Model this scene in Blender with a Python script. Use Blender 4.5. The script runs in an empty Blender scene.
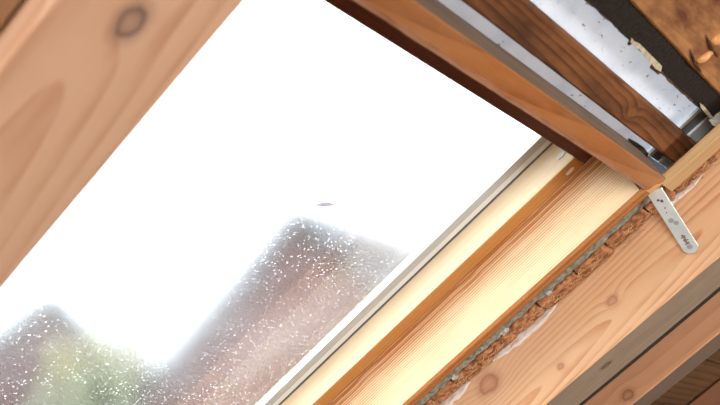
import bpy, bmesh, math, random
from mathutils import Vector, Matrix, noise
random.seed(7)
D = bpy.data; COL = bpy.context.scene.collection; SC = bpy.context.scene

# ------------------------------------------------------------------ frame of the roof
# roof coordinates: u along the roof (horizontal), v down the slope, n outward through the roof; camera at (0,0,0)
PITCH = math.radians(36.0)
CAMZ = 1.55
cam_loc = Vector((0, 0, CAMZ))
ROOF = Matrix.Translation(cam_loc) @ Matrix.Rotation(-PITCH, 4, 'X')
R_right = Vector((0.58771365, -0.66593818, -0.45947687))
R_down = Vector((0.22130459, 0.67856812, -0.70040673))
R_fwd = Vector((0.77821394, 0.30995426, 0.54617893))
def W(p): return ROOF @ Vector(p)

# ------------------------------------------------------------------ camera
cd = D.cameras.new('camera'); cam = D.objects.new('camera', cd); COL.objects.link(cam); SC.camera = cam
rot = ROOF.to_3x3()
a, b, c = rot @ R_right, -(rot @ R_down), -(rot @ R_fwd)
m3 = Matrix((a, b, c)).transposed()
cam.matrix_world = Matrix.Translation(cam_loc) @ m3.to_4x4()
cd.sensor_width = 36; cd.lens = 960 / 720 * 36; cd.clip_start = 0.02; cd.clip_end = 400
cd.dof.use_dof = True; cd.dof.focus_distance = 1.22; cd.dof.aperture_fstop = 9.0

# ------------------------------------------------------------------ sky, added fill lamps, exposure
w = D.worlds.new('sky'); SC.world = w; w.use_nodes = True
nt = w.node_tree; bg = nt.nodes['Background']
tc = nt.nodes.new('ShaderNodeTexCoord'); sep = nt.nodes.new('ShaderNodeSeparateXYZ'); cr = nt.nodes.new('ShaderNodeValToRGB')
nt.links.new(tc.outputs['Generated'], sep.inputs[0]); nt.links.new(sep.outputs['Z'], cr.inputs[0])
cr.color_ramp.elements[0].position = 0.0; cr.color_ramp.elements[0].color = (0.29, 0.33, 0.37, 1)
cr.color_ramp.elements[1].position = 1.0; cr.color_ramp.elements[1].color = (0.93, 0.97, 1.0, 1)
nt.links.new(cr.outputs[0], bg.inputs[0]); bg.inputs[1].default_value = 4.3
SC.view_settings.view_transform = 'Standard'; SC.view_settings.look = 'None'
SC.view_settings.gamma = 1.0; SC.view_settings.use_curve_mapping = False
SC.view_settings.exposure = 0.9
SC.cycles.max_bounces = 8; SC.cycles.diffuse_bounces = 5; SC.cycles.transparent_max_bounces = 16

def area(name, loc, target, sx, sy, power, color):
    l = D.lights.new(name, 'AREA'); l.shape = 'RECTANGLE'; l.size = sx; l.size_y = sy; l.energy = power; l.color = color
    o = D.objects.new(name, l); COL.objects.link(o); o.location = loc
    o.rotation_euler = (Vector(target) - Vector(loc)).to_track_quat('-Z', 'Y').to_euler(); return o
area('added_gable_fill', (-2.85, -1.0, 1.55), (0.5, 0.0, 1.6), 1.3, 1.1, 74, (1.0, 0.95, 0.90))  # added fill lamp behind the camera; the gable has no window
area('added_rear_fill', (0.6, -3.45, 1.15), (1.2, 0.3, 1.5), 0.9, 1.1, 56, (1.0, 0.95, 0.90))  # second added fill lamp, in front of the closed rear slope

# ------------------------------------------------------------------ materials
def new_mat(name):
    m = D.materials.new(name); m.use_nodes = True; t = m.node_tree
    return m, t, t.nodes['Principled BSDF']
def N(t, kind, **kw):
    n = t.nodes.new(kind)
    for k, v in kw.items(): setattr(n, k, v)
    return n
def ramp(t, src, stops):
    r = N(t, 'ShaderNodeValToRGB'); e = r.color_ramp.elements
    while len(e) < len(stops): e.new(0.5)
    for el, (p, c) in zip(e, stops):
        el.position = p; el.color = (*c, 1) if len(c) == 3 else c
    t.links.new(src, r.inputs[0]); return r
def mixc(t, f, c1, c2, mode='MIX'):
    m = N(t, 'ShaderNodeMix', data_type='RGBA', blend_type=mode)
    if isinstance(f, (int, float)): m.inputs[0].default_value = f
    else: t.links.new(f, m.inputs[0])
    for i, c in ((6, c1), (7, c2)):
        if isinstance(c, tuple): m.inputs[i].default_value = (*c, 1)
        else: t.links.new(c, m.inputs[i])
    return m.outputs[2]
def math_(t, op, a, b=None):
    m = N(t, 'ShaderNodeMath', operation=op)
    for i, x in enumerate((a, b)):
        if x is None: continue
        if isinstance(x, (int, float)): m.inputs[i].default_value = x
        else: t.links.new(x, m.inputs[i])
    return m.outputs[0]

def wood(name, light, dark, axis='Y', period=0.006, centre=(0, 0, 0), tilt=0.0, distort=1.5, contrast=0.8, knots=(), origin=(0, 0, 0),
         rough=0.6, knot_col=None, stain=None, stain_amt=0.4, dark_at=None, fibre=0.25, stain_scale=6.0, blue=None):
    """pine: growth rings around an axis along the board, bent round the knots, with fibre streaks and stains"""
    m, t, p = new_mat(name)
    tc = N(t, 'ShaderNodeTexCoord'); add = N(t, 'ShaderNodeVectorMath', operation='ADD'); add.inputs[1].default_value = origin
    t.links.new(tc.outputs['Object'], add.inputs[0]); P = add.outputs[0]
    # stretched coordinates for rings
    sh = N(t, 'ShaderNodeMapping'); sh.inputs['Location'].default_value = [-x for x in centre]
    t.links.new(P, sh.inputs['Vector'])
    rt = N(t, 'ShaderNodeMapping'); rt.inputs['Rotation'].default_value = (tilt, 0, tilt * 0.6) if axis == 'Y' else (0, tilt, tilt * 0.6)
    s = [1, 1, 1]; s['XYZ'.index(axis)] = 0.06; rt.inputs['Scale'].default_value = (1, 1, 1)
    t.links.new(sh.outputs[0], rt.inputs['Vector'])
    sc = N(t, 'ShaderNodeMapping'); sc.inputs['Scale'].default_value = s; t.links.new(rt.outputs[0], sc.inputs['Vector'])
    wv = N(t, 'ShaderNodeTexWave', wave_type='RINGS', rings_direction=axis, wave_profile='SAW')
    k = 2 * math.pi / (20 * period)
    wv.inputs['Scale'].default_value = k; wv.inputs['Distortion'].default_value = distort
    wv.inputs['Detail'].default_value = 2; wv.inputs['Detail Scale'].default_value = 0.12 * 60 / k * 3; wv.inputs['Detail Roughness'].default_value = 0.4
    t.links.new(sc.outputs[0], wv.inputs['Vector'])
    kmask = None
    if knots:
        ph = None
        for (kx, ky, kz, kr) in knots:
            d = N(t, 'ShaderNodeVectorMath', operation='SUBTRACT'); d.inputs[1].default_value = (kx, ky, kz); t.links.new(P, d.inputs[0])
            e = N(t, 'ShaderNodeVectorMath', operation='MULTIPLY'); q = [1 / kr] * 3; q['XYZ'.index(axis)] *= 0.72; e.inputs[1].default_value = q
            t.links.new(d.outputs[0], e.inputs[0])
            nz = N(t, 'ShaderNodeTexNoise'); nz.inputs['Scale'].default_value = 1.1; t.links.new(e.outputs[0], nz.inputs['Vector'])
            l = N(t, 'ShaderNodeVectorMath', operation='LENGTH'); t.links.new(e.outputs[0], l.inputs[0])
            ln = math_(t, 'ADD', l.outputs['Value'], math_(t, 'MULTIPLY', nz.outputs[0], 0.5))
            inside = ramp(t, math_(t, 'MULTIPLY', ln, 0.4), [(0.0, (0.85, .85, .85)), (0.12, (0.45, .45, .45)), (0.30, (0.6, .6, .6)), (0.42, (.95, .95, .95)), (0.50, (0.4, .4, .4)), (0.75, (0, 0, 0))]).outputs[0]
            g = math_(t, 'MULTIPLY', math_(t, 'EXPONENT', math_(t, 'MULTIPLY', math_(t, 'POWER', l.outputs['Value'], 2), -0.22)), 2 * math.pi * kr / period * 0.9)
            ph = g if ph is None else math_(t, 'ADD', ph, g)
            kmask = inside if kmask is None else math_(t, 'MAXIMUM', kmask, inside)
        t.links.new(ph, wv.inputs['Phase Offset'])
    s2 = [260, 260, 260]; s2['XYZ'.index(axis)] = 9
    fm = N(t, 'ShaderNodeMapping'); fm.inputs['Scale'].default_value = s2; t.links.new(P, fm.inputs['Vector'])
    fn = N(t, 'ShaderNodeTexNoise'); fn.inputs['Detail'].default_value = 3; t.links.new(fm.outputs[0], fn.inputs['Vector'])
    rg = ramp(t, wv.outputs[0], [(0.0, (0, 0, 0)), (0.45, (0.18,) * 3), (0.85, (0.85,) * 3), (0.96, (1, 1, 1)), (1.0, (0.1,) * 3)]).outputs[0]
    s3 = [22, 22, 22]; s3['XYZ'.index(axis)] = 2.0
    lm = N(t, 'ShaderNodeMapping'); lm.inputs['Scale'].default_value = s3; t.links.new(P, lm.inputs['Vector'])
    lf = N(t, 'ShaderNodeTexNoise'); lf.inputs['Detail'].default_value = 3; t.links.new(lm.outputs[0], lf.inputs['Vector'])
    lfr = ramp(t, lf.outputs[0], [(0.3, (0.35,) * 3), (0.68, (1, 1, 1))]).outputs[0]
    f = math_(t, 'MULTIPLY', math_(t, 'MULTIPLY', rg, contrast), lfr)
    f = math_(t, 'ADD', f, math_(t, 'MULTIPLY', math_(t, 'SUBTRACT', fn.outputs[0], 0.5), fibre))
    if dark_at:                         # (axis, from, to): heavier late wood towards one edge of the board
        ax, a0, a1 = dark_at
        sp = N(t, 'ShaderNodeSeparateXYZ'); t.links.new(P, sp.inputs[0])
        mr = N(t, 'ShaderNodeMapRange'); mr.inputs['From Min'].default_value = a0; mr.inputs['From Max'].default_value = a1
        t.links.new(sp.outputs[ax], mr.inputs['Value'])
        f = math_(t, 'MULTIPLY', f, math_(t, 'ADD', math_(t, 'MULTIPLY', mr.outputs[0], 1.0), 0.40))
        wm = N(t, 'ShaderNodeMapping'); wm.inputs['Scale'].default_value = (0, 9, 0); t.links.new(P, wm.inputs['Vector'])
        wn = N(t, 'ShaderNodeTexNoise'); wn.inputs['Scale'].default_value = 1.0; wn.inputs['Detail'].default_value = 4; t.links.new(wm.outputs[0], wn.inputs['Vector'])
        for z0, am, wd in ((0.0735, 0.9, 0.0022), (0.066, 0.75, 0.0014), (0.0595, 0.35, 0.0012)):
            dz = math_(t, 'SUBTRACT', math_(t, 'SUBTRACT', sp.outputs[ax], z0), math_(t, 'MULTIPLY', math_(t, 'SUBTRACT', wn.outputs[0], 0.5), 0.014))
            ln_ = math_(t, 'EXPONENT', math_(t, 'MULTIPLY', math_(t, 'POWER', math_(t, 'ABSOLUTE', math_(t, 'DIVIDE', dz, wd)), 2), -1.0))
            f = math_(t, 'ADD', f, math_(t, 'MULTIPLY', ln_, am))
    cl = N(t, 'ShaderNodeClamp'); t.links.new(f, cl.inputs[0])
    c = mixc(t, cl.outputs[0], light, dark)
    if stain:
        sn = N(t, 'ShaderNodeTexNoise'); sn.inputs['Scale'].default_value = stain_scale; sn.inputs['Detail'].default_value = 5; sn.inputs['Roughness'].default_value = 0.6
        s4 = [1, 1, 1]; s4['XYZ'.index(axis)] = 0.35
        sm = N(t, 'ShaderNodeMapping'); sm.inputs['Scale'].default_value = s4; t.links.new(P, sm.inputs['Vector']); t.links.new(sm.outputs[0], sn.inputs['Vector'])
        sr = ramp(t, sn.outputs[0], [(0.42, (0, 0, 0)), (0.66, (stain_amt,) * 3)]).outputs[0]
        c = mixc(t, sr, c, stain)
    if kmask is not None: c = mixc(t, kmask, c, knot_col or tuple(x * 0.6 for x in dark))
    t.links.new(c, p.inputs['Base Color']); p.inputs['Roughness'].default_value = rough; p.inputs['Specular IOR Level'].default_value = 0.25
    bp = N(t, 'ShaderNodeBump'); bp.inputs['Strength'].default_value = 0.25; bp.inputs['Distance'].default_value = 0.0008
    t.links.new(math_(t, 'ADD', fn.outputs[0], cl.outputs[0]), bp.inputs['Height']); t.links.new(bp.outputs[0], p.inputs['Normal'])
    return m

def mottled(name, c1, c2, scale=60, rough=0.8, metallic=0.0, bump=0.3, dist=0.002, lo=0.35, hi=0.65, stretch=(1, 1, 1)):
    m, t, p = new_mat(name)
    tc = N(t, 'ShaderNodeTexCoord'); mp = N(t, 'ShaderNodeMapping'); mp.inputs['Scale'].default_value = stretch
    t.links.new(tc.outputs['Object'], mp.inputs['Vector'])
    n = N(t, 'ShaderNodeTexNoise'); n.inputs['Scale'].default_value = scale; n.inputs['Detail'].default_value = 5; t.links.new(mp.outputs[0], n.inputs['Vector'])
    r = ramp(t, n.outputs[0], [(lo, c1), (hi, c2)]); t.links.new(r.outputs[0], p.inputs['Base Color'])
    p.inputs['Roughness'].default_value = rough; p.inputs['Metallic'].default_value = metallic
    b = N(t, 'ShaderNodeBump'); b.inputs['Strength'].default_value = bump; b.inputs['Distance'].default_value = dist
    t.links.new(n.outputs[0], b.inputs['Height']); t.links.new(b.outputs[0], p.inputs['Normal']); return m

def membrane_mat():
    m, t, p = new_mat('roof_underlay'); out = t.nodes['Material Output']
    tc = N(t, 'ShaderNodeTexCoord')
    n = N(t, 'ShaderNodeTexNoise'); n.inputs['Scale'].default_value = 28; n.inputs['Detail'].default_value = 6; t.links.new(tc.outputs['Object'], n.inputs['Vector'])
    c = ramp(t, n.outputs[0], [(0.3, (0.58, 0.65, 0.74)), (0.6, (0.70, 0.77, 0.86))]).outputs[0]
    mp = N(t, 'ShaderNodeMapping'); mp.inputs['Scale'].default_value = (90, 180, 90); mp.inputs['Rotation'].default_value = (0, 0, .5); t.links.new(tc.outputs['Object'], mp.inputs['Vector'])
    v = N(t, 'ShaderNodeTexNoise'); v.inputs['Scale'].default_value = 1.3; v.inputs['Detail'].default_value = 2; t.links.new(mp.outputs[0], v.inputs['Vector'])
    ms = ramp(t, v.outputs[0], [(0.67, (0, 0, 0)), (0.73, (0.8,) * 3)]).outputs[0]
    c = mixc(t, ms, c, (0.10, 0.10, 0.11))
    t.links.new(c, p.inputs['Base Color']); p.inputs['Roughness'].default_value = 0.7
    tr = N(t, 'ShaderNodeBsdfTranslucent'); t.links.new(c, tr.inputs[0])
    mx = N(t, 'ShaderNodeMixShader'); mx.inputs[0].default_value = 0.115
    t.links.new(p.outputs[0], mx.inputs[1]); t.links.new(tr.outputs[0], mx.inputs[2]); t.links.new(mx.outputs[0], out.inputs[0])
    bp = N(t, 'ShaderNodeBump'); bp.inputs['Strength'].default_value = 0.3; bp.inputs['Distance'].default_value = 0.003
    t.links.new(n.outputs[0], bp.inputs['Height']); t.links.new(bp.outputs[0], p.inputs['Normal']); return m

def glass_mat():
    """clear pane: Fresnel reflection, thin film of dust, dried splashes as small white specks"""
    m = D.materials.new('dusty_glass'); m.use_nodes = True; t = m.node_tree; t.nodes.remove(t.nodes['Principled BSDF']); out = t.nodes['Material Output']
    tc = N(t, 'ShaderNodeTexCoord'); P = tc.outputs['Object']
    tp = N(t, 'ShaderNodeBsdfRefraction'); tp.inputs['IOR'].default_value = 1.04
    gg = N(t, 'ShaderNodeNewGeometry'); t.links.new(math_(t, 'MULTIPLY', math_(t, 'SUBTRACT', 1.0, gg.outputs['Backfacing']), 0.38), tp.inputs['Roughness']); gl = N(t, 'ShaderNodeBsdfGlossy'); gl.inputs['Roughness'].default_value = 0.012
    geo = N(t, 'ShaderNodeNewGeometry'); dt = N(t, 'ShaderNodeVectorMath', operation='DOT_PRODUCT'); t.links.new(geo.outputs['Normal'], dt.inputs[0]); t.links.new(geo.outputs['Incoming'], dt.inputs[1])
    cosi = math_(t, 'ABSOLUTE', dt.outputs['Value'])
    front = math_(t, 'SUBTRACT', 1.0, geo.outputs['Backfacing'])
    schl = math_(t, 'ADD', 0.14, math_(t, 'MULTIPLY', 0.94, math_(t, 'POWER', math_(t, 'SUBTRACT', 1.0, cosi), 5)))
    m1 = N(t, 'ShaderNodeMixShader'); t.links.new(math_(t, 'MULTIPLY', schl, front), m1.inputs[0]); t.links.new(tp.outputs[0], m1.inputs[1]); t.links.new(gl.outputs[0], m1.inputs[2])
    # dust
    d = N(t, 'ShaderNodeBsdfDiffuse'); d.inputs[0].default_value = (0.95, 0.96, 0.98, 1); tr = N(t, 'ShaderNodeBsdfTranslucent'); tr.inputs[0].default_value = (0.95, 0.96, 0.98, 1)
    dd = N(t, 'ShaderNodeMixShader'); dd.inputs[0].default_value = 0.6; t.links.new(d.outputs[0], dd.inputs[1]); t.links.new(tr.outputs[0], dd.inputs[2])
    n = N(t, 'ShaderNodeTexNoise'); n.inputs['Scale'].default_value = 6; n.inputs['Detail'].default_value = 4; t.links.new(P, n.inputs['Vector'])
    film = ramp(t, n.outputs[0], [(0.35, (0.015,) * 3), (0.68, (0.10,) * 3)]).outputs[0]
    specks = None
    for sc_, rad, thr, seed in ((270, 0.22, 0.15, 0.0), (150, 0.14, 0.24, 3.0), (48, 0.058, 0.20, 7.0)):
        mp = N(t, 'ShaderNodeMapping'); mp.inputs['Location'].default_value = (seed, seed, 0); t.links.new(P, mp.inputs['Vector'])
        v = N(t, 'ShaderNodeTexVoronoi', voronoi_dimensions='2D'); v.inputs['Scale'].default_value = sc_; t.links.new(mp.outputs[0], v.inputs['Vector'])
        on = math_(t, 'LESS_THAN', v.outputs['Distance'], rad)
        sp = N(t, 'ShaderNodeSeparateColor'); t.links.new(v.outputs['Color'], sp.inputs[0])
        keep = math_(t, 'LESS_THAN', sp.outputs[0], thr)
        x = math_(t, 'MULTIPLY', math_(t, 'MULTIPLY', on, keep), math_(t, 'ADD', math_(t, 'MULTIPLY', sp.outputs[1], 0.6), 0.25))
        specks = x if specks is None else math_(t, 'MAXIMUM', specks, x)
    dens = N(t, 'ShaderNodeTexNoise'); dens.inputs['Scale'].default_value = 9; dens.inputs['Detail'].default_value = 3; t.links.new(P, dens.inputs['Vector'])
    dm = ramp(t, dens.outputs[0], [(0.37, (0.25,) * 3), (0.56, (1, 1, 1))]).outputs[0]
    f = math_(t, 'MAXIMUM', film, math_(t, 'MULTIPLY', specks, dm))
    m2 = N(t, 'ShaderNodeMixShader'); t.links.new(math_(t, 'MULTIPLY', f, front), m2.inputs[0]); t.links.new(m1.outputs[0], m2.inputs[1]); t.links.new(dd.outputs[0], m2.inputs[2])
    t.links.new(m2.outputs[0], out.inputs[0]); return m

# ------------------------------------------------------------------ mesh helpers
class MB:
    def __init__(s): s.bm = bmesh.new()
    def loft(s, rings, close=True):
        R = [[s.bm.verts.new(p) for p in r] for r in rings]; k = len(R[0])
        for A, B in zip(R, R[1:]):
            for i in range(k): s.bm.faces.new((A[i], A[(i + 1) % k], B[(i + 1) % k], B[i]))
        if close: s.bm.faces.new(R[0][::-1]); s.bm.faces.new(R[-1])
        return s
    def prism(s, prof, axis, a0, a1, seg=1, jit=0.0, f=9.0, seed=0.0, bev=0.0):
        """profile of (p,q) pairs swept along axis; jit makes sawn, slightly uneven edges"""
        if bev:
            q = []
            k = len(prof)
            for i, c in enumerate(prof):
                c = Vector(c); p_ = Vector(prof[i - 1]); n_ = Vector(prof[(i + 1) % k])
                q.append(tuple(c + (p_ - c).normalized() * bev)); q.append(tuple(c + (n_ - c).normalized() * bev))
            prof = q
        rings = []
        for i in range(seg + 1):
            tt = a0 + (a1 - a0) * i / seg; r = []
            for j, (p_, q_) in enumerate(prof):
                if jit:
                    nv = noise.noise_vector(Vector((tt * f, (j // 2 if bev else j) * 3.7 + seed, seed)))
                    nv2 = noise.noise_vector(Vector((tt * f * 6, j * 5.1 + seed, seed)))
                    p_ += (nv.x + nv2.x * 0.35) * jit; q_ += (nv.y + nv2.y * 0.35) * jit
                r.append({'u': (tt, p_, q_), 'v': (p_, tt, q_), 'n': (p_, q_, tt)}[axis])
            rings.append(r)
        return s.loft(rings)
    def box(s, x0, x1, y0, y1, z0, z1, bev=0.0):
        return s.prism([(y0, z0), (y1, z0), (y1, z1), (y0, z1)], 'u', x0, x1, bev=bev)
    def tube(s, pts, r, k=6, taper=None):
        rings = []
        for i, p in enumerate(pts):
            p = Vector(p); d = (Vector(pts[min(i + 1, len(pts) - 1)]) - Vector(pts[max(i - 1, 0)])).normalized()
            x = d.orthogonal().normalized(); y = d.cross(x); rr = r * (taper[i] if taper else 1)
            rings.append([p + (x * math.cos(2 * math.pi * j / k) + y * math.sin(2 * math.pi * j / k)) * rr for j in range(k)])
        return s.loft(rings)
    def disc(s, centre, normal, rx, ry, h, xdir, k=18):
        c = Vector(centre); nrm = Vector(normal).normalized(); x = Vector(xdir).normalized(); y = nrm.cross(x)
        ring = lambda o, sc: [c + nrm * o + (x * math.cos(2 * math.pi * j / k) * rx + y * math.sin(2 * math.pi * j / k) * ry) * sc for j in range(k)]
        return s.loft([ring(0, 1), ring(h * .6, 1), ring(h, 0.85)])
    def build(s, name, mat, parent=None, origin=(0, 0, 0), smooth=False, subd=0):
        bmesh.ops.recalc_face_normals(s.bm, faces=s.bm.faces)
        bmesh.ops.translate(s.bm, verts=s.bm.verts, vec=-Vector(origin))
        me = D.meshes.new(name); s.bm.to_mesh(me); s.bm.free(); me.materials.append(mat)
        o = D.objects.new(name, me); COL.objects.link(o)
        if parent: o.parent = parent
        if smooth:
            for p in me.polygons: p.use_smooth = True
        return o
def props(o, label=None, cat=None, group=None, kind=None):
    for k, v in (('label', label), ('category', cat), ('group', group), ('kind', kind)):
        if v: o[k] = v
    return o
def roof_empty(name, p, **kw):
    o = D.objects.new(name, None); COL.objects.link(o); o.empty_display_size = 0.05
    o.matrix_world = ROOF @ Matrix.Translation(Vector(p)); props(o, **kw); return o
def roof_mesh(mb, name, mat, p, **kw):
    """a top-level mesh given in roof coordinates with its origin at p"""
    sm = kw.pop('smooth', False); o = mb.build(name, mat, None, p, smooth=sm); o.matrix_world = ROOF @ Matrix.Translation(Vector(p)); return props(o, **kw)

# ------------------------------------------------------------------ measures (roof coordinates, metres)
uF0, uF1, nF, nS, nG = 1.044, 1.063, 0.460, 0.537, 0.572     # frame faces, frame bottom, sash bottom, glass
uS = 1.013                                                     # inner face of the right sash stile
uR, nR = 1.130, 0.374                                          # right rafter
LU = 0.395                                                     # left frame jamb (hidden by the left rafter)
V0, V1 = 0.113, 0.98                                           # top rail face, bottom of the window

# ------------------------------------------------------------------ the shell of the attic
mem = membrane_mat()
M_board = wood('sarking_pine', (0.20, 0.115, 0.055), (0.08, 0.04, 0.02), 'X', 0.012, (0, 0.1, 0.2), stain=(0.05, 0.03, 0.02), rough=0.8)
M_white = mottled('lime_plaster', (0.60, 0.58, 0.54), (0.68, 0.66, 0.62), 8)
M_floor = wood('floor_boards', (0.42, 0.28, 0.16), (0.2, 0.11, 0.05), 'X', 0.012, (0, 0, 0.3), rough=0.7)
cz = roof_empty('ceiling', (0, 0, 0.6), kind='structure')
def cpart(name, mb, mat): return mb.build(name, mat, cz, (0, 0, 0.6))
# white underlay around the head and sides of the window, slightly sagging
mb = MB()
g = {}
nu, nv_ = 60, 40
U0, U1, A0, A1 = 0.20, 1.34, -0.42, 0.0905
for i in range(nu + 1):
    for j in range(nv_ + 1):
        u = U0 + (U1 - U0) * i / nu; v = A0 + (A1 - A0) * j / nv_
        g[i, j] = mb.bm.verts.new((u, v, 0.518 + 0.0014 * noise.noise(Vector((u * 7, v * 16, 0.3))) + 0.0015 * noise.noise(Vector((u * 30, v * 30, 1)))))
for i in range(nu):
    for j in range(nv_): mb.bm.faces.new((g[i, j], g[i + 1, j], g[i + 1, j + 1], g[i, j + 1]))
o = cpart('underlay_sheet', mb, mem); o['label'] = 'white roof underlay membrane above the battens'
for p in o.data.polygons: p.use_smooth = True
cpart('underlay_strip', MB().box(1.066, 1.33, 0.0895, 3.4, 0.516, 0.518), mem)
cpart('underlay_strip', MB().box(0.20, LU - 0.022, 0.0895, 3.4, 0.516, 0.518), mem)
cpart('lower_sheathing', MB().box(0.24, 1.31, V1 + 0.03, 3.4, 0.490, 0.510), M_board)
cpart('upper_sheathing', MB().box(0.24, 1.31, -2.0, -0.402, 0.490, 0.510), M_board)
cpart('dark_backing', MB().box(1.335, 5.0, -2.0, 3.4, 0.5125, 0.5145), mottled('leak_block_dark', (0.02, 0.018, 0.017), (0.04, 0.035, 0.03), 60))  # unseen dark sheet added to stop daylight leaking between the boards
cpart('side_sheathing', MB().box(-3.0, 0.24, -2.0, 3.4, 0.490, 0.510), M_board)
v = -2.0; k = 0
while v < 3.4:                                              # sheathing boards right of the rafters, one by one
    wd = 0.125 + 0.012 * random.random(); u0 = 1.32
    cpart('board', MB().prism([(v + .003, .4905), (v + wd - .003, .4905 + .002 * random.random()), (v + wd - .003, .51), (v + .003, .51)], 'u', u0, 5.0), M_board)
    v += wd
ridgeY = W((0, -2.0, 0.62)).y; ridgeZ = W((0, -2.0, 0.62)).z
eavesY = W((0, 3.4, 0.62)).y
def plain(name, mb, mat, **kw): o = mb.build(name, mat); return props(o, kind='structure', **kw)
z0 = W((0, 3.4, 0.62)).z - 0.05
plain('floor', MB().box(-3.0, 5.0, 2 * ridgeY - eavesY, eavesY + 0.02, z0 - 0.12, z0), M_floor)
def gable(x0, x1):
    prof = [(2 * ridgeY - eavesY, z0), (eavesY, z0), (eavesY, z0 + .05), (ridgeY, ridgeZ), (2 * ridgeY - eavesY, z0 + .05)]
    return MB().prism(prof, 'u', x0, x1)
plain('wall_right', gable(5.0, 5.12), M_white); plain('wall_left', gable(-3.12, -3.0), M_white)
mb = MB(); e0_ = (2 * ridgeY - eavesY)
mb.prism([(ridgeY, ridgeZ), (ridgeY, ridgeZ + .03), (e0_, z0 + .08), (e0_, z0 + .05)], 'u', -3.0, 5.0)
plain('wall_rear', mb, M_board)

# ------------------------------------------------------------------ rafters and timbers
def timber(name, mat, p, prof, axis, a0, a1, label, cat='beam', jit=0.0012, seg=160, bev=0.002, seed=0.0, f=6.0, group=None):
    mb = MB().prism(prof, axis, a0, a1, seg=seg, jit=jit, bev=bev, seed=seed, f=f)
    return roof_mesh(mb, name, mat, p, label=label, cat=cat, group=group)
def tint_underside(o, mat):
    o.data.materials.append(mat)  # second, darker and greyer pine colour for the downward faces
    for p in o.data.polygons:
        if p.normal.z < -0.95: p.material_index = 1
def rect(p0, p1, q0, q1): return [(p0, q0), (p1, q0), (p1, q1), (p0, q1)]

pL = (0.285, 0, 0.374)
M_left = wood('left_rafter_pine', (0.64, 0.42, 0.29), (0.44, 0.22, 0.12), 'Y', 0.009, (-0.02, 0.1, 0.05), tilt=0.06, distort=4.0, contrast=0.8,
              knots=[(0.283 - pL[0], 0.162, 0.0, 0.0078), (0.262 - pL[0], 0.62, 0.0, 0.006)], stain=(0.56, 0.40, 0.30), stain_amt=0.6, rough=0.55, fibre=0.30, knot_col=(0.16, 0.10, 0.09))
# knots above are in the object's own coordinates
timber('rafter', M_left, pL, rect(0.2405, 0.3318, 0.374, 0.488), 'v', -1.95, 3.35,
       'pale orange rough sawn rafter left of the window, seen close with one dark knot', seed=1.3, jit=0.0009, seg=300)
def at_n(px, py, n):
    q = R_right * (px - 360) + R_down * (py - 202.5) + R_fwd * 960; return q * (n / q.z)
sp_ = [at_n(191.5, 60, .3742), at_n(193.5, 57, .3738), at_n(195.5, 53, .3740), at_n(193, 50, .3745)]
MB().tube(sp_, .0006, 5, [.5, 1, 1, .4]).build('splinter', M_brown if 'M_brown' in globals() else M_left, D.objects['rafter'], pL)['label'] = 'small splinter on the sawn edge'
M_brown = wood('brown_board', (0.30, 0.165, 0.09), (0.14, 0.07, 0.035), 'Y', 0.02, (0.1, 0, 0.6), stain=(0.15, 0.08, 0.05), rough=0.7)
timber('nailed_board', M_brown, (0.17, 0, 0.39), rect(0.095, 0.2385, 0.3875, 0.45), 'v', -1.5, 3.0,
       'brown board fixed to the far left side of the left rafter, in the picture corner', cat='board', seed=4, seg=60)

pR = (1.175, 0, 0.374)
M_right = wood('right_rafter_pine', (0.70, 0.45, 0.26), (0.52, 0.22, 0.10), 'Y', 0.0060, (0.0 - 0.060, 0.45, 0.015), tilt=0.07, distort=2.6, contrast=1.0, knot_col=(0.42, 0.19, 0.12),
               knots=[(-0.045, 0.439, 0.443 - .374, 0.0125), (-0.045, 0.242, 0.419 - .374, 0.006), (-0.012, 0.307, 0.0, 0.005), (-0.045, 0.345, 0.398 - .374, 0.0035)],
               stain=(0.70, 0.50, 0.36), stain_amt=0.5, rough=0.6, fibre=0.35)
rafter = timber('rafter', M_right, pR, rect(1.130, 1.220, 0.374, 0.488), 'v', -1.95, 3.35,
       'wide pale pink pine rafter with a round knot, right of the brown fibre strip', seed=9.1, jit=0.0011, seg=300)
M_second = wood('second_beam_pine', (0.50, 0.27, 0.15), (0.36, 0.16, 0.08), 'Y', 0.014, (0.05, 0, 0.08), distort=3, contrast=0.6,
                knots=[(-0.03, 0.33, 0.012, 0.007)], stain=(0.30, 0.15, 0.085), stain_amt=0.55, rough=0.7)
beam = timber('beam', M_second, (1.28, 0, 0.34), rect(1.2505, 1.309, 0.339, 0.488), 'v', -1.6, 3.0,
       'reddish brown timber beside the right rafter, beyond the thin black gap', seed=14.0, jit=0.001)
tint_underside(beam, wood('brown_underside_pine', (0.21, 0.155, 0.12), (0.13, 0.09, 0.065), 'Y', 0.004, (0.05, 0, 0.1), contrast=0.5, stain=(0.14, 0.11, 0.09), rough=0.8))
M_black = mottled('gap_shade_black', (0.012, 0.010, 0.010), (0.035, 0.03, 0.028), 150, rough=0.9, bump=0.5)  # near-black for a strip that paints shade into the gap between timbers
roof_mesh(MB().prism(rect(1.2225, 1.2490, 0.379, 0.487), 'v', -1.5, 3.0, seg=60, jit=0.0006), 'gap_shade_strip', M_black, (1.235, 0, 0.38),
          label='black strip painting the shade in the gap between the right rafter and the reddish beam', cat='felt')
M_third = wood('third_rafter_pine', (0.36, 0.17, 0.09), (0.2, 0.085, 0.04), 'Y', 0.012, (0, 0, 0.1), stain=(0.2, 0.1, 0.06), rough=0.7)
timber('rafter', M_third, (2.11, 0, 0.374), rect(2.070, 2.15, 0.374, 0.488), 'v', -1.95, 3.35,
       'dim reddish rafter in the bottom right corner of the picture', seed=22.0, seg=60)

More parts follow.
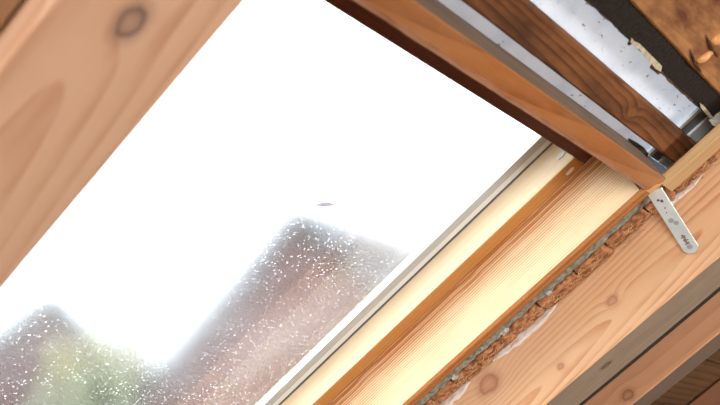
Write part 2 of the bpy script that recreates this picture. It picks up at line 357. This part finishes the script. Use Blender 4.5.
# ------------------------------------------------------------------ roof window
win = roof_empty('window_1', (uF0, V0, nF), kind='structure', label='pine roof window with a dusty pane and wide pine reveal')
O = (uF0, V0, nF)
def wp(name, mb, mat, parent=None, label=None, smooth=False):
    o = mb.build(name, mat, parent or win, O, smooth=smooth)
    if label: o['label'] = label
    return o
def woff(c): return tuple(c[i] - O[i] for i in range(3))
M_jamb = wood('frame_pine', (0.82, 0.66, 0.42), (0.50, 0.19, 0.06), 'Y', 0.0030, (0.02, 0.0, 0.19), tilt=0.012, distort=0.9, contrast=1.35,
              origin=(0, 0, 0), dark_at=(2, 0.015, 0.078), rough=0.42, fibre=0.12)
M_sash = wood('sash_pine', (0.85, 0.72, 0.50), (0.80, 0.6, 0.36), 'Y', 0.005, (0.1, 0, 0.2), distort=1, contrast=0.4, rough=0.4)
M_sash_shade = wood('sash_shaded_pine', (0.55, 0.27, 0.085), (0.42, 0.17, 0.05), 'Y', 0.006, (0.1, 0, 0.2), distort=1, contrast=0.5, rough=0.4)  # sash pine darkened: shade of the downward face put into the colour
M_lip = wood('shaded_edge_pine', (0.46, 0.19, 0.06), (0.26, 0.09, 0.028), 'Y', 0.004, (0.1, 0, 0.1), distort=1, contrast=0.8, rough=0.45)  # frame pine darkened to orange, painting the shade on its downward edge
M_rail = wood('rail_pine', (0.47, 0.185, 0.06), (0.27, 0.09, 0.028), 'X', 0.007, (0, -0.05, 0.10), tilt=0.03, distort=1.6, contrast=0.9, stain=(0.58, 0.36, 0.20), stain_amt=0.35, rough=0.5, fibre=0.8, stain_scale=14)
M_rail_shade = wood('shaded_rail_pine', (0.15, 0.05, 0.038), (0.09, 0.03, 0.024), 'X', 0.007, (0, -0.05, 0.10), contrast=0.6, rough=0.5)  # maroon paints the shade on the sash's top rail

wp('frame_jamb', MB().prism(rect(uF0, uF1 - .001, nF + .004, 0.61), 'v', 0.118, V1, bev=0.0006), M_jamb, label='wide pale pine reveal with dark grain stripes')
# the edge of the frame: rounded lip with a groove
wp('jamb_edge', MB().prism([(uF0 - .0005, nF + .004), (uF0 + .0004, nF + .001), (uF0 + .003, nF - .0005), (uF0 + .0075, nF), (uF0 + .0085, nF + .0025), (uF0 + .0105, nF + .0025), (uF0 + .0115, nF), (uF1 - .002, nF), (uF1, nF + .002), (uF1, nF + .005), (uF0, nF + .005)], 'v', 0.106, V1, seg=40, jit=0.0003), M_lip, label='pine edge strip of the reveal, shade painted in orange')
wp('frame_jamb', MB().prism(rect(LU - .02, LU, nF, 0.61), 'v', 0.118, V1, bev=0.001), M_jamb)
# head rail: wide face towards the ridge, sloped underside towards the glass
VR = 0.0897
wp('head_rail', MB().prism([(VR, nF), (V0, nF), (V0, 0.60), (VR, 0.60)], 'u', LU - .02, uF1 - .001, seg=90, jit=0.0004, bev=0.0008, seed=3), M_rail, label='orange brown head rail of the frame with a worn lower edge')
wp('foot_rail', MB().prism(rect(V1, V1 + .02, nF, 0.61), 'u', LU - .02, uF1, bev=0.001), M_sash)
# end of the head rail: lit corner painted as a paler wedge
wp('corner_wedge', MB().prism([(1.046, V0 + .0005), (1.0625, V0 + .0005), (1.0625, VR + .004), (1.058, VR + .009), (1.0535, V0 - .012), (1.051, V0 - .007)], 'n', nF - .0006, nF + .004), wood('lit_end_pine', (0.80, 0.46, 0.18), (0.6, 0.3, 0.1), 'Z', 0.004), label='pale end of the head rail, lit corner painted in')
# outer face of the head rail, shade painted grey brown, ending in a curled seal
M_outer_shade = mottled('shaded_rail_face', (0.20, 0.135, 0.085), (0.29, 0.205, 0.14), 40, rough=0.7, stretch=(0.2, 1, 1))
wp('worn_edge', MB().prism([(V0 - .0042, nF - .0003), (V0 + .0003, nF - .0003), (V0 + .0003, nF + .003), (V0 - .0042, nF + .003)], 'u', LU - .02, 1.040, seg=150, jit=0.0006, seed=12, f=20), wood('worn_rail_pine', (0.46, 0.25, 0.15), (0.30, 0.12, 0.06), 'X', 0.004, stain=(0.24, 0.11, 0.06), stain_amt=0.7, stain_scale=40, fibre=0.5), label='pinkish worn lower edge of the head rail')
wp('outer_face', MB().prism([(VR - .0006, nF + .0012), (VR - .0004, .517), (VR + .0008, .517), (VR + .0008, nF + .0012)], 'u', LU - .02, uF1 - .0005, seg=60, jit=0.0003, seed=8), M_outer_shade, label='outer face of the head rail, shade painted grey brown')
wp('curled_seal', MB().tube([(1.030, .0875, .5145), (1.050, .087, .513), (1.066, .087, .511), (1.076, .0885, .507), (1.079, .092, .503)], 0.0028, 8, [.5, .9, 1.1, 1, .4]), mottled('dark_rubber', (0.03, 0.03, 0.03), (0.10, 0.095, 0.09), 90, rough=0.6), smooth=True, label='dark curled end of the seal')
# sash
sash = wp('sash_stile', MB().prism(rect(uS, uF0 - .0015, nS, 0.598), 'v', 0.1465, V1 - .005, bev=0.0006), M_sash, label='bright pine sash stile beside the glass')
wp('stile_underside', MB().prism(rect(uS + .0008, uF0 - .0018, nS - .0008, nS + .001), 'v', 0.147, V1 - .006), M_sash_shade, sash, label='pine underside of the stile, shade painted in orange')
for (mbq, lb) in ((MB().disc((1.0288, 0.1625, nS - .0008), (0, 0, -1), .0068, .0036, .0012, (0.15, 1, 0)), 'white plug in the stile underside'),
                  (MB().disc((uS, 0.1560, 0.551), (-1, 0, 0), .0070, .0030, .0012, (0, 1, -0.1)), 'white plug in the stile face')):
    pm = globals().get('M_plug')
    if pm is None:
        pm, t_, p_ = new_mat('white_plastic'); p_.inputs['Base Color'].default_value = (0.72, 0.70, 0.70, 1); p_.inputs['Roughness'].default_value = 0.35; M_plug = pm
    wp('plug', mbq, pm, sash, label=lb)
wp('sash_stile', MB().prism(rect(LU + .0015, LU + .033, nS, 0.598), 'v', 0.1465, V1 - .005, bev=0.0006), M_sash)
wp('sash_rail', MB().prism(rect(0.1145, 0.1455, nS, 0.598), 'u', LU + .002, uF0 - .0015, bev=0.0006), M_rail_shade, label='pine top rail of the sash, shade painted dark maroon')
wp('sash_rail', MB().prism(rect(V1 - .05, V1 - .005, nS, 0.598), 'u', LU + .033, uS, bev=0.0006), M_sash)
# glazing: pane, aluminium bead, gaskets
M_alu, t_, p_ = new_mat('aluminium'); p_.inputs['Base Color'].default_value = (0.80, 0.83, 0.86, 1); p_.inputs['Metallic'].default_value = 0.2; p_.inputs['Roughness'].default_value = 0.4
M_gask, t_, p_ = new_mat('grey_gasket'); p_.inputs['Base Color'].default_value = (0.11, 0.13, 0.16, 1); p_.inputs['Roughness'].default_value = 0.5
M_spac, t_, p_ = new_mat('spacer_grey'); p_.inputs['Base Color'].default_value = (0.50, 0.53, 0.55, 1); p_.inputs['Roughness'].default_value = 0.5
vA, vB = 0.1465, V1 - .05
pane = wp('glass_pane', MB().box(LU + .033, uS, vA, vB, nG + .0022, nG + .0062), glass_mat(), label='dusty splashed pane of glass')
pane2 = MB(); s_ = [pane2.bm.verts.new(p) for p in ((LU + .033, vA, nG + .0022), (uS, vA, nG + .0022), (uS, vB, nG + .0022), (LU + .033, vB, nG + .0022))]
pane2.bm.free()
wp('gasket', MB().prism([(uS - .0022, nG - .001), (uS - .0002, nG - .0025), (uS - .0002, nG + .002), (uS - .0022, nG + .002)], 'v', vA, vB, seg=30, jit=.0002), M_gask, label='dark rubber gasket line')
wp('glazing_bead', MB().prism([(uS - .0105, nG + .001), (uS - .0024, nG - .0008), (uS - .0024, nG + .002), (uS - .0105, nG + .002)], 'v', vA, vB), M_alu, label='pale aluminium bead')
wp('spacer_bar', MB().prism([(uS - .0245, nG + .0015), (uS - .019, nG + .0004), (uS - .0108, nG + .0004), (uS - .0108, nG + .002), (uS - .0245, nG + .002)], 'v', vA, vB, seg=30, jit=.0002), M_spac, label='grey spacer bar behind the glass edge')
wp('spacer_bar', MB().prism([(LU + .033, nG), (LU + .055, nG), (LU + .055, nG + .002), (LU + .033, nG + .002)], 'v', vA, vB), M_spac)
# small withered petal on the pane
mb = MB(); nL = nG + .0072; rings = []
cu, cv = 1.350 * nL, 0.599 * nL
def onp(px, py):
    q = R_right * (px - 360) + R_down * (py - 202.5) + R_fwd * 960; return q * (nL / q.z)
pa, pb, pc = onp(314, 205.5), onp(336, 205), onp(325, 203); d = pb - pa; Lp_ = d.length; d.normalize(); e = (pc - (pa + pb) / 2); e.normalize()
for i in range(9):
    s_ = i / 8; wdt = 0.0042 * math.sin(math.pi * min(max(s_, 0.04), .96)) + .0002; c_ = Vector((cu, cv, nL)) + d * (s_ - .5) * Lp_ + e * 0.002 * math.sin(s_ * 3)
    rings.append([c_ + e * wdt, c_ + Vector((0, 0, 0.0012)), c_ - e * wdt, c_ - Vector((0, 0, .0003))])
mb.loft(rings); M_pet, t_, p_ = new_mat('withered_petal'); p_.inputs['Base Color'].default_value = (0.8, 0.7, 0.82, 1)
ptr = M_pet.node_tree; q_ = ptr.nodes.new('ShaderNodeBsdfTranslucent'); q_.inputs[0].default_value = (0.50, 0.43, 0.55, 1); x_ = ptr.nodes.new('ShaderNodeMixShader'); x_.inputs[0].default_value = 0.6
ptr.links.new(ptr.nodes['Principled BSDF'].outputs[0], x_.inputs[1]); ptr.links.new(q_.outputs[0], x_.inputs[2]); ptr.links.new(x_.outputs[0], ptr.nodes['Material Output'].inputs[0])
roof_mesh(mb, 'petal', M_pet, (cu, cv, nL), label='small withered mauve petal lying on the outside of the glass', cat='petal')

# ------------------------------------------------------------------ fibre strip, grey packing, smear
M_fibre = mottled('brown_fibre', (0.20, 0.075, 0.03), (0.50, 0.23, 0.10), 130, rough=0.95, bump=1.0, dist=0.003, lo=0.38, hi=0.6)
M_straw = mottled('straw', (0.55, 0.33, 0.16), (0.75, 0.52, 0.3), 80)
M_wool = mottled('grey_wool', (0.17, 0.18, 0.145), (0.36, 0.37, 0.32), 160, rough=0.95, bump=1.0, dist=0.002)
M_wool2 = mottled('pale_wool', (0.38, 0.39, 0.37), (0.55, 0.56, 0.54), 120, rough=0.95, bump=0.6)
fs = roof_empty('fibre_strip', (1.11, 0.2, 0.465), label='rust brown strip of cracked fibre blocks between the window frame and the pale rafter', cat='insulation')
def rough_block(name, u0, u1, v0, v1, n0, n1, mat, parent, org, amp, seed, seg=(5, 10, 4), rnd=0.12):
    bm = bmesh.new(); nx, ny, nz = seg
    bmesh.ops.create_cube(bm, size=1); bmesh.ops.subdivide_edges(bm, edges=bm.edges, cuts=ny - 1, use_grid_fill=True) if False else None
    bm.free(); mb = MB(); rings = []
    for i in range(ny + 1):
        s_ = i / ny; v_ = v0 + (v1 - v0) * s_; shrink = 1 - rnd * max(0, abs(s_ - .5) * 2 - .7) / .3 * 0.6; r = []; K = 20
        for j in range(K):
            an = 2 * math.pi * j / K; ca, sa = math.cos(an), math.sin(an)
            q = (abs(ca) ** 5 + abs(sa) ** 5) ** (-1 / 5)
            p = Vector(((u0 + u1) / 2 + ca * q * (u1 - u0) / 2 * shrink, v_, (n0 + n1) / 2 + sa * q * (n1 - n0) / 2 * shrink))
            nz_ = noise.noise_vector(p * 90 + Vector((seed, 0, 0))) + 0.6 * noise.noise_vector(p * 260 + Vector((0, seed, 0)))
            p += nz_ * amp; r.append(p)
        rings.append(r)
    mb.loft(rings); return mb.build(name, mat, parent, org)
v = -0.42; cuts = []
while v < 0.66:
    L_ = random.choice([0.030, 0.038, 0.05, 0.062]); cuts.append((v, v + L_)); v += L_ + 0.0012
for i, (a_, b_) in enumerate(cuts):
    if b_ > 0.6: break
    rough_block('block', 1.094 + random.uniform(-.001, .0015), 1.1265, a_ + .001, b_ - .0005, 0.4615 + random.uniform(-.0015, .002), 0.486, M_fibre, fs, (1.11, 0.2, 0.465), 0.0011, i * 3.1, seg=(5, max(6, int((b_ - a_) * 330)), 4))
mb = MB()
for i in range(620):
    v_ = random.uniform(-.3, .6); c_ = Vector((random.uniform(1.091, 1.127), v_, 0.4605 - random.random() * .001)); an = random.uniform(-1.2, 1.2) + math.pi / 2
    d_ = Vector((math.cos(an), math.sin(an), random.uniform(-.25, .1))); L_ = random.uniform(.003, .010); q = Vector((random.uniform(-.002, .002), random.uniform(-.002, .002), -.001))
    mb.tube([c_ - d_ * L_ / 2, c_ + q, c_ + d_ * L_ / 2], random.uniform(.00018, .0004), 4)
o = mb.build('straw_fibres', M_straw, fs, (1.11, 0.2, 0.465)); o['kind'] = 'stuff'
gw = roof_empty('packing_strip', (1.078, 0.3, 0.463), label='grey wool packing squeezed along the outer edge of the window frame', cat='insulation')
rough_block('wool_strand', 1.0665, 1.0905, 0.098, 0.62, 0.4638, 0.492, M_wool, gw, (1.078, 0.3, 0.463), 0.0022, 5, seg=(5, 160, 4))
for i, v_ in enumerate((0.285, 0.36, 0.452)):
    rough_block('wool_tuft', 1.080, 1.0915, v_, v_ + 0.006 + .003 * (i % 2), 0.4605, 0.470, M_wool2, gw, (1.078, 0.3, 0.463), 0.0028, i * 7, seg=(3, 8, 3))
# smears of pale mortar on the rafter face under the strip
M_smear = mottled('pale_smear', (0.60, 0.56, 0.53), (0.74, 0.70, 0.68), 70, rough=0.9)
for (a_, b_, h_) in ((0.30, 0.415, 0.010), (0.46, 0.56, 0.012), (0.06, 0.125, 0.006), (-0.02, 0.03, 0.005)):
    mb = MB(); rings = []; k_ = 26
    for i in range(k_ + 1):
        s_ = i / k_; v_ = a_ + (b_ - a_) * s_; hh = h_ * (math.sin(math.pi * min(max(s_, .03), .97)) ** .5) * (1 + .35 * noise.noise(Vector((v_ * 90, h_ * 99, 0))))
        rings.append([(1.1302, v_, .470), (1.1285, v_, .470), (1.1288, v_, .4645 - hh * .6), (1.1302, v_, .4645 - hh)])
    mb.loft(rings); o = mb.build('mortar_smear', M_smear, rafter, pR); o['label'] = 'pale grey smear along the upper edge'

tint_underside(rafter, wood('grey_underside_pine', (0.37, 0.30, 0.23), (0.22, 0.17, 0.12), 'Y', 0.004, (0.05, 0, 0.1), contrast=0.5, knots=[(-0.008, 0.307, 0.0, 0.006)], knot_col=(0.10, 0.06, 0.04), stain=(0.23, 0.19, 0.15), stain_amt=0.6, rough=0.8, stain_scale=20))
# lath on the gap above the frame corner
M_lath = wood('lath_pine', (0.62, 0.42, 0.22), (0.45, 0.27, 0.12), 'Y', 0.006, (0.1, 0, 0.1), stain=(0.45, 0.35, 0.22), rough=0.7)
timber('lath', M_lath, (1.076, 0, 0.46), rect(1.0605, 1.0895, 0.4560, 0.4680), 'v', -0.42, 0.0965,
       'short pale pine lath running up from the corner of the window frame', cat='batten', jit=0.0006, seg=50, bev=0.001)

# ------------------------------------------------------------------ battens above the head, felt and board
M_batten = wood('batten_brown', (0.30, 0.125, 0.05), (0.085, 0.032, 0.015), 'X', 0.0034, (0.0, 0.03, 0.075), tilt=0.03, distort=2.2, contrast=1.1,
                knots=[(-0.06, 0.002, 0, 0.005)], knot_col=(0.30, 0.13, 0.05), stain=(0.06, 0.03, 0.018), stain_amt=0.8, stain_scale=22, rough=0.65, fibre=0.5)
timber('batten', M_batten, (1.0, 0.057, 0.49), rect(0.0408, 0.0742, 0.490, 0.512), 'u', 0.245, 1.315,
       'dark orange brown tile batten crossing the white underlay above the window head', cat='batten', jit=0.0008, seg=200)
pB = (1.0, -0.15, 0.49)
M_top = wood('top_board', (0.50, 0.26, 0.11), (0.30, 0.13, 0.05), 'X', 0.010, (0.25, 0.02, 0.06), tilt=0.05, distort=4, contrast=0.5, stain=(0.16, 0.06, 0.035), stain_amt=1.0, rough=0.6, fibre=0.6, stain_scale=34)
tb = roof_empty('roof_board', pB, label='wide orange brown roof board with split knots, top right corner', cat='board')
MB().prism(rect(-0.40, -0.0172, 0.490, 0.512), 'u', 0.245, 1.315, seg=200, jit=0.0010, bev=0.002, seed=31).build('board_face', M_top, tb, pB)
M_split = mottled('dark_bark', (0.05, 0.022, 0.014), (0.12, 0.05, 0.03), 120, rough=0.8)
M_resin = mottled('resin_wood', (0.55, 0.25, 0.09), (0.80, 0.45, 0.20), 90, rough=0.35)
q0 = Vector((1.972 * .6, 0.055 * .6, .5985))
def on_board(px, py):
    r = R_right * (px - 360) + R_down * (py - 202.5) + R_fwd * 960; return r * (0.4885 / r.z)
for (p0, p1, p2) in (((690, 49), (694, 63), (702, 72)), ((706, 35), (710, 46), (718, 57))):
    MB().tube([on_board(*p0), (on_board(*p0) + on_board(*p1)) / 2 + Vector((0, 0, -.001)), on_board(*p1) + Vector((0, 0, -.0015)), (on_board(*p1) + on_board(*p2)) / 2, on_board(*p2)], .0016, 6, [.2, .9, 1, .9, .2]).build('split_ridge', M_split, tb, pB, smooth=True)
for (p0, p1, rr) in (((697, 62), (712, 52), .0050), ((711, 43), (726, 34), .0065)):
    A_, B_ = on_board(*p0), on_board(*p1)
    MB().tube([A_, A_.lerp(B_, .3), A_.lerp(B_, .7), B_], rr, 8, [.6, 1, .9, .5]).build('knot_stub', M_resin, tb, pB, smooth=True)['label'] = 'glossy orange knot stub'
mb = MB(); rings = []
for i in range(221):
    u = 0.30 + 1.0 * i / 220; j1 = 0.0014 * noise.noise(Vector((u * 30, 0, 0))) + 0.0006 * noise.noise(Vector((u * 140, 2, 0)))
    rings.append([(u, 0.0077 + j1, .4945), (u, 0.0077 + j1, .4965), (u, -0.0195, .4965), (u, -0.0195, .4935), (u, -0.009, .4935)])
ft = roof_mesh(mb.loft(rings), 'felt_sheet', mottled('tar_felt', (0.005, 0.0045, 0.0045), (0.020, 0.015, 0.013), 220, rough=0.85, bump=0.8), (0.95, 0, 0.494),
          label='black tarred felt edge hanging between the white underlay and the top board', cat='felt')
# ragged brown lower edge of the felt and the torn pale scrap
mb = MB(); rings = []
for i in range(161):
    u = 0.70 + 0.42 * i / 160; j1 = 0.0012 * noise.noise(Vector((u * 60, 3, 0))) + (0.0035 if .905 < u < .93 or .84 < u < .845 else 0) + .0012 * math.sin(u * 21)
    rings.append([(u, 0.0092 + j1, .4955), (u, 0.0092 + j1, .4967), (u, 0.003, .4967), (u, 0.003, .4946)])
mb.loft(rings).build('ragged_edge', mottled('dark_backing', (0.07, 0.045, 0.035), (0.15, 0.11, 0.09), 90), ft, (0.95, 0, .494))['label'] = 'ragged dark brown lower edge'
M_scrap = mottled('pale_scrap', (0.50, 0.45, 0.33), (0.72, 0.67, 0.52), 150, rough=0.9)
def on_n(px, py, n): r = R_right * (px - 360) + R_down * (py - 202.5) + R_fwd * 960; return r * (n / r.z)
def scrap(poly, n, name, label, parent=None):
    mb = MB(); lo = [on_n(x, y, n) for x, y in poly]; hi = [p + Vector((0, 0, .0012)) for p in lo]; mb.loft([lo, hi])
    if parent is None: return roof_mesh(mb, name, M_scrap, lo[0], label=label, cat='scrap')
    o = mb.build(name, M_scrap, parent, (0.95, 0, .494)); o['label'] = label; return o
scrap([(632, 38), (635, 42), (640, 44), (650, 54), (657, 61), (662, 66), (661, 72), (656, 69), (648, 60), (640, 50), (635, 47), (631, 43)], .4925, 'torn_scrap', 'torn cream paper scrap hanging from the felt', ft)
scrap([(700, 103), (704, 106), (710, 113), (714, 118), (713, 121), (707, 115), (701, 108)], .4925, 'torn_scrap', 'thin pale scrap near the lath', ft)
# crumbly mortar lump at the end of the felt
rough_block('mortar_lump', 1.088, 1.108, -0.006, 0.010, .4785, .4925, mottled('mortar', (0.28, 0.26, 0.21), (0.45, 0.43, 0.36), 140, bump=.8), None, (0, 0, 0), .0025, 3)
ml = D.objects['mortar_lump']; me = ml.data
for vv in me.vertices: vv.co -= Vector((1.10, 0.003, .485))
ml.matrix_world = ROOF @ Matrix.Translation(Vector((1.10, 0.003, .485))); props(ml, 'small grey mortar lump at the lower end of the black felt', 'mortar')

# ------------------------------------------------------------------ metal flashing seen past the battens
M_fl, t_, p_ = new_mat('flashing_metal'); p_.inputs['Base Color'].default_value = (0.68, 0.76, 0.80, 1); p_.inputs['Metallic'].default_value = 0.0; p_.inputs['Roughness'].default_value = 0.35
M_fl2, t_, p_ = new_mat('flashing_groove'); p_.inputs['Base Color'].default_value = (0.25, 0.27, 0.30, 1); p_.inputs['Metallic'].default_value = 0.0; p_.inputs['Roughness'].default_value = 0.5
M_fl3, t_, p_ = new_mat('flashing_fold'); p_.inputs['Base Color'].default_value = (0.80, 0.83, 0.84, 1); p_.inputs['Roughness'].default_value = 0.4
nf = 0.5135; r0 = nf
fl = roof_empty('metal_flashing', (2.2 * r0, 0.06, nf), label='ribbed grey metal flashing running past the ends of the battens', cat='flashing')
org = (2.2 * r0, 0.06, nf)
def fl_strip(name, a_, b_, n0, n1, mat, lab=None):
    o = MB().prism([(a_ * r0, n0), (b_ * r0, n0), (b_ * r0, n1), (a_ * r0, n1)], 'v', -0.02, 0.0885, bev=0.0004).build(name, mat, fl, org)
    if lab: o['label'] = lab
fl_strip('folded_edge', 2.130, 2.145, nf - .001, nf + .003, M_fl3, 'white folded edge')
fl_strip('groove', 2.145, 2.198, nf + .0015, nf + .003, M_fl2, 'dark grey groove')
fl_strip('folded_edge', 2.198, 2.210, nf - .001, nf + .003, M_fl3, 'white folded edge')
fl_strip('flat_band', 2.210, 2.262, nf, nf + .003, M_fl, 'blue grey flat band')
fl_strip('groove', 2.262, 2.275, nf + .0015, nf + .003, M_fl2, 'dark grey groove')
fl_strip('flat_band', 2.275, 2.33, nf, nf + .003, M_fl, 'blue grey flat band')

# ------------------------------------------------------------------ galvanised fixing bracket
M_galv = mottled('galvanised_steel', (0.60, 0.70, 0.75), (0.72, 0.80, 0.84), 50, rough=0.4, metallic=0.35, bump=0.05)
M_hole, t_, p_ = new_mat('bracket_hole'); p_.inputs['Base Color'].default_value = (0.09, 0.09, 0.10, 1)
M_print, t_, p_ = new_mat('bracket_print'); p_.inputs['Base Color'].default_value = (0.16, 0.10, 0.10, 1)
M_dimple, t_, p_ = new_mat('bracket_dimple'); p_.inputs['Base Color'].default_value = (0.36, 0.42, 0.47, 1); p_.inputs['Metallic'].default_value = .4; p_.inputs['Roughness'].default_value = .5
def ray(px, py): return R_right * (px - 360) + R_down * (py - 202.5) + R_fwd * 960
A_ = ray(656, 193); A_ *= 1.064 / A_.x
B_ = ray(693.5, 252); B_ *= 1.1245 / B_.x
ax = (B_ - A_).normalized(); Lb = (B_ - A_).length
side = ax.cross(Vector((-1, 0.05, 0))); side.normalize(); up = side.cross(ax).normalized()
if up.dot(-A_) < 0: up = -up
hw = 0.0092
br = roof_empty('fixing_bracket', A_, label='galvanised steel strap bracket hanging from the window frame corner over the pale rafter', cat='bracket')
mb = MB(); out = []
for s_, h_ in ((-0.004, hw), (Lb - .006, hw), (Lb - .002, hw * .72), (Lb, hw * .3)): out.append((s_, h_))
poly = [(s_, h_) for s_, h_ in out] + [(s_, -h_) for s_, h_ in reversed(out)]
P3 = lambda s_, h_, k_: A_ + ax * s_ + side * h_ + up * k_
mb.loft([[P3(s_, h_, 0) for s_, h_ in poly], [P3(s_, h_, .0012) for s_, h_ in poly], [P3(s_ * .998 + .0001, h_ * .95, .0016) for s_, h_ in poly]])
mb.build('strap', M_galv, br, A_)
def bdisc(name, s_, h_, r_, mat, k=14, ry=None): MB().disc(P3(s_, h_, .0014), up, r_, ry or r_, .0005, ax, k).build(name, mat, br, A_)
bdisc('hole', Lb * .955 - .005, 0, .0034, M_dimple); bdisc('hole', Lb * .44, .0018, .0032, M_dimple); bdisc('hole', Lb * .50, -.0018, .0030, M_dimple)
bdisc('hole', Lb * .13, -.0012, .0022, M_hole, ry=.0016); bdisc('hole', Lb * .10, .002, .0016, M_hole)
bdisc('hole', Lb * .24, 0, .0010, M_hole); bdisc('hole', Lb * .31, .0015, .0008, M_hole)
mb = MB()
for i in range(9):                                             # tiny stamped print, illegible in the photograph
    s_ = Lb * (.70 + .018 * i); h_ = .0005 * (-1) ** i; L2 = .0012 + .0009 * ((i * 7) % 3)
    c0 = [P3(s_ - .0006, h_ - L2, .0016), P3(s_ + .0006, h_ - L2, .0016), P3(s_ + .0006, h_ + L2, .0016), P3(s_ - .0006, h_ + L2, .0016)]
    mb.loft([c0, [p + up * .0002 for p in c0]])
mb.build('stamped_print', M_print, br, A_)

# ------------------------------------------------------------------ outside: ground, two gabled houses, trees
def dirw(px, py): return (ROOF.to_3x3() @ ray(px, py)).normalized()
GZ = -4.2
M_ground = mottled('grass_ground', (0.10, 0.13, 0.05), (0.20, 0.22, 0.12), 0.6, bump=0.0)
plain('ground', MB().box(-80, 120, 4.5, 160, GZ - 0.2, GZ), M_ground)
def gable_house(px, py, dist, yaw_extra, half, slope, depth, wallc, roofc, label):
    d = dirw(px, py); h = Vector((d.x, d.y, 0)).length; apex = cam_loc + d * (dist / h)
    yaw = math.atan2(d.y, d.x) - math.pi / 2 + yaw_extra
    e = D.objects.new('house', None); COL.objects.link(e); e.location = (apex.x, apex.y, GZ); e.rotation_euler = (0, 0, yaw); props(e, label, 'house', 'houses beyond the window')
    H = apex.z - GZ; eav = H - half * slope
    Mw = mottled('house_wall', *wallc, 3, bump=0); Mr = mottled('house_roof', *roofc, 2.5, bump=0)
    MB().prism([(-half + .3, 0), (half - .3, 0), (half - .3, eav), (0, H - .25), (-half + .3, eav)], 'v', 0.3, depth).build('wall', Mw, e)
    for sgn in (-1, 1):
        MB().prism([(0, H), (sgn * half, eav - .05), (sgn * half, eav - .3), (0, H - .28)], 'v', 0.0, depth + .3).build('roof_slope', Mr, e)
    rows = 10
    for sgn in (-1, 1):
        mb = MB()
        for i in range(rows):
            f0 = (i + .1) / rows; x_ = sgn * half * f0; z_ = H - half * slope * f0
            mb.prism([(x_, z_ + .02), (x_ + sgn * .12, z_ - .12 * slope + .1), (x_ + sgn * .12, z_ - .12 * slope)], 'v', 0, depth + .3)
        mb.build('tile_courses', Mr, e)['kind'] = 'stuff'
    Mg, t_, p_ = new_mat('house_window_glass'); p_.inputs['Base Color'].default_value = (0.05, 0.06, 0.07, 1); p_.inputs['Roughness'].default_value = 0.1
    Mf, t_, p_ = new_mat('house_window_frame'); p_.inputs['Base Color'].default_value = (0.25, 0.24, 0.23, 1)
    for (x_, z_) in ((-half * .6, eav - 2.2), (half * .3, eav - 2.2), (-half * .6, eav - 5.0), (half * .3, eav - 5.0)):
        if z_ < .3: continue
        f_ = MB().box(x_, x_ + 1.1, .22, .32, z_, z_ + 1.3).build('window', Mf, e); MB().box(x_ + .08, x_ + 1.02, .20, .23, z_ + .08, z_ + 1.22).build('pane', Mg, f_)
    return e
gable_house(291, 208, 19, -0.8, 5.6, 0.74, 14, ((0.07, 0.026, 0.020), (0.12, 0.044, 0.034)), ((0.012, 0.012, 0.016), (0.03, 0.026, 0.028)), 'dark gabled house with the tall peak, in the middle of the pane')
gable_house(52, 297, 34, -0.1, 4.2, 0.85, 8, ((0.07, 0.035, 0.034), (0.11, 0.06, 0.055)), ((0.006, 0.006, 0.008), (0.018, 0.016, 0.02)), 'lower reddish gabled house in the bottom left of the pane')

def tree(px, py, dist, r, label, seed, c1, c2, leaves=1500):
    rnd = random.Random(seed); d = dirw(px, py); h = Vector((d.x, d.y, 0)).length; c = cam_loc + d * (dist / h)
    e = D.objects.new('tree', None); COL.objects.link(e); e.location = (c.x, c.y, GZ); props(e, label, 'tree', 'trees beyond the window')
    H = c.z - GZ - r * .8
    M_t = mottled('bark', (0.07, 0.05, 0.035), (0.14, 0.10, 0.07), 4)
    mb = MB().tube([(0, 0, 0), (.1, 0, H * .4), (-.05, .1, H)], .28, 8, [1, .7, .3])
    for i in range(9):
        an = i * 2.4; z_ = H * (.5 + .05 * i); q = Vector((math.cos(an), math.sin(an), .5)) * r * .7
        mb.tube([(0, 0, z_), Vector((0, 0, z_)) + q * .5, Vector((0, 0, z_)) + q + Vector((0, 0, .3))], .09, 5, [1, .6, .2])
    mb.build('trunk', M_t, e)
    mb = MB()
    blobs = [(Vector((rnd.uniform(-.7, .7), rnd.uniform(-.7, .7), rnd.uniform(-.6, .5))) * r, rnd.uniform(.25, .45) * r) for _ in range(14)]
    for i in range(leaves):
        b_, br_ = rnd.choice(blobs); p = Vector((rnd.gauss(0, 1), rnd.gauss(0, 1), rnd.gauss(0, 1))).normalized() * br_ * rnd.uniform(.6, 1) + b_ + Vector((0, 0, H))
        x = Vector((rnd.gauss(0, 1), rnd.gauss(0, 1), rnd.gauss(0, 1))).normalized() * .16; y = x.orthogonal().normalized() * .09
        vs = [mb.bm.verts.new(q) for q in (p - x, p - y, p + x, p + y)]; mb.bm.faces.new(vs)
    o = mb.build('foliage', mottled('leaves', c1, c2, 1.5, bump=0), e); o['kind'] = 'stuff'
tree(48, 262, 52, 6.0, 'pale green tree at the left edge of the pane, behind the lower house', 3, (0.10, 0.13, 0.08), (0.17, 0.20, 0.12), 3600)
tree(112, 325, 31, 1.8, 'yellowish green tree between the two houses', 5, (0.16, 0.16, 0.06), (0.26, 0.24, 0.11), 1300)
tree(125, 372, 14, 1.2, 'dark green low tree at the foot of the tall gable', 8, (0.10, 0.13, 0.06), (0.18, 0.21, 0.10), 1800)
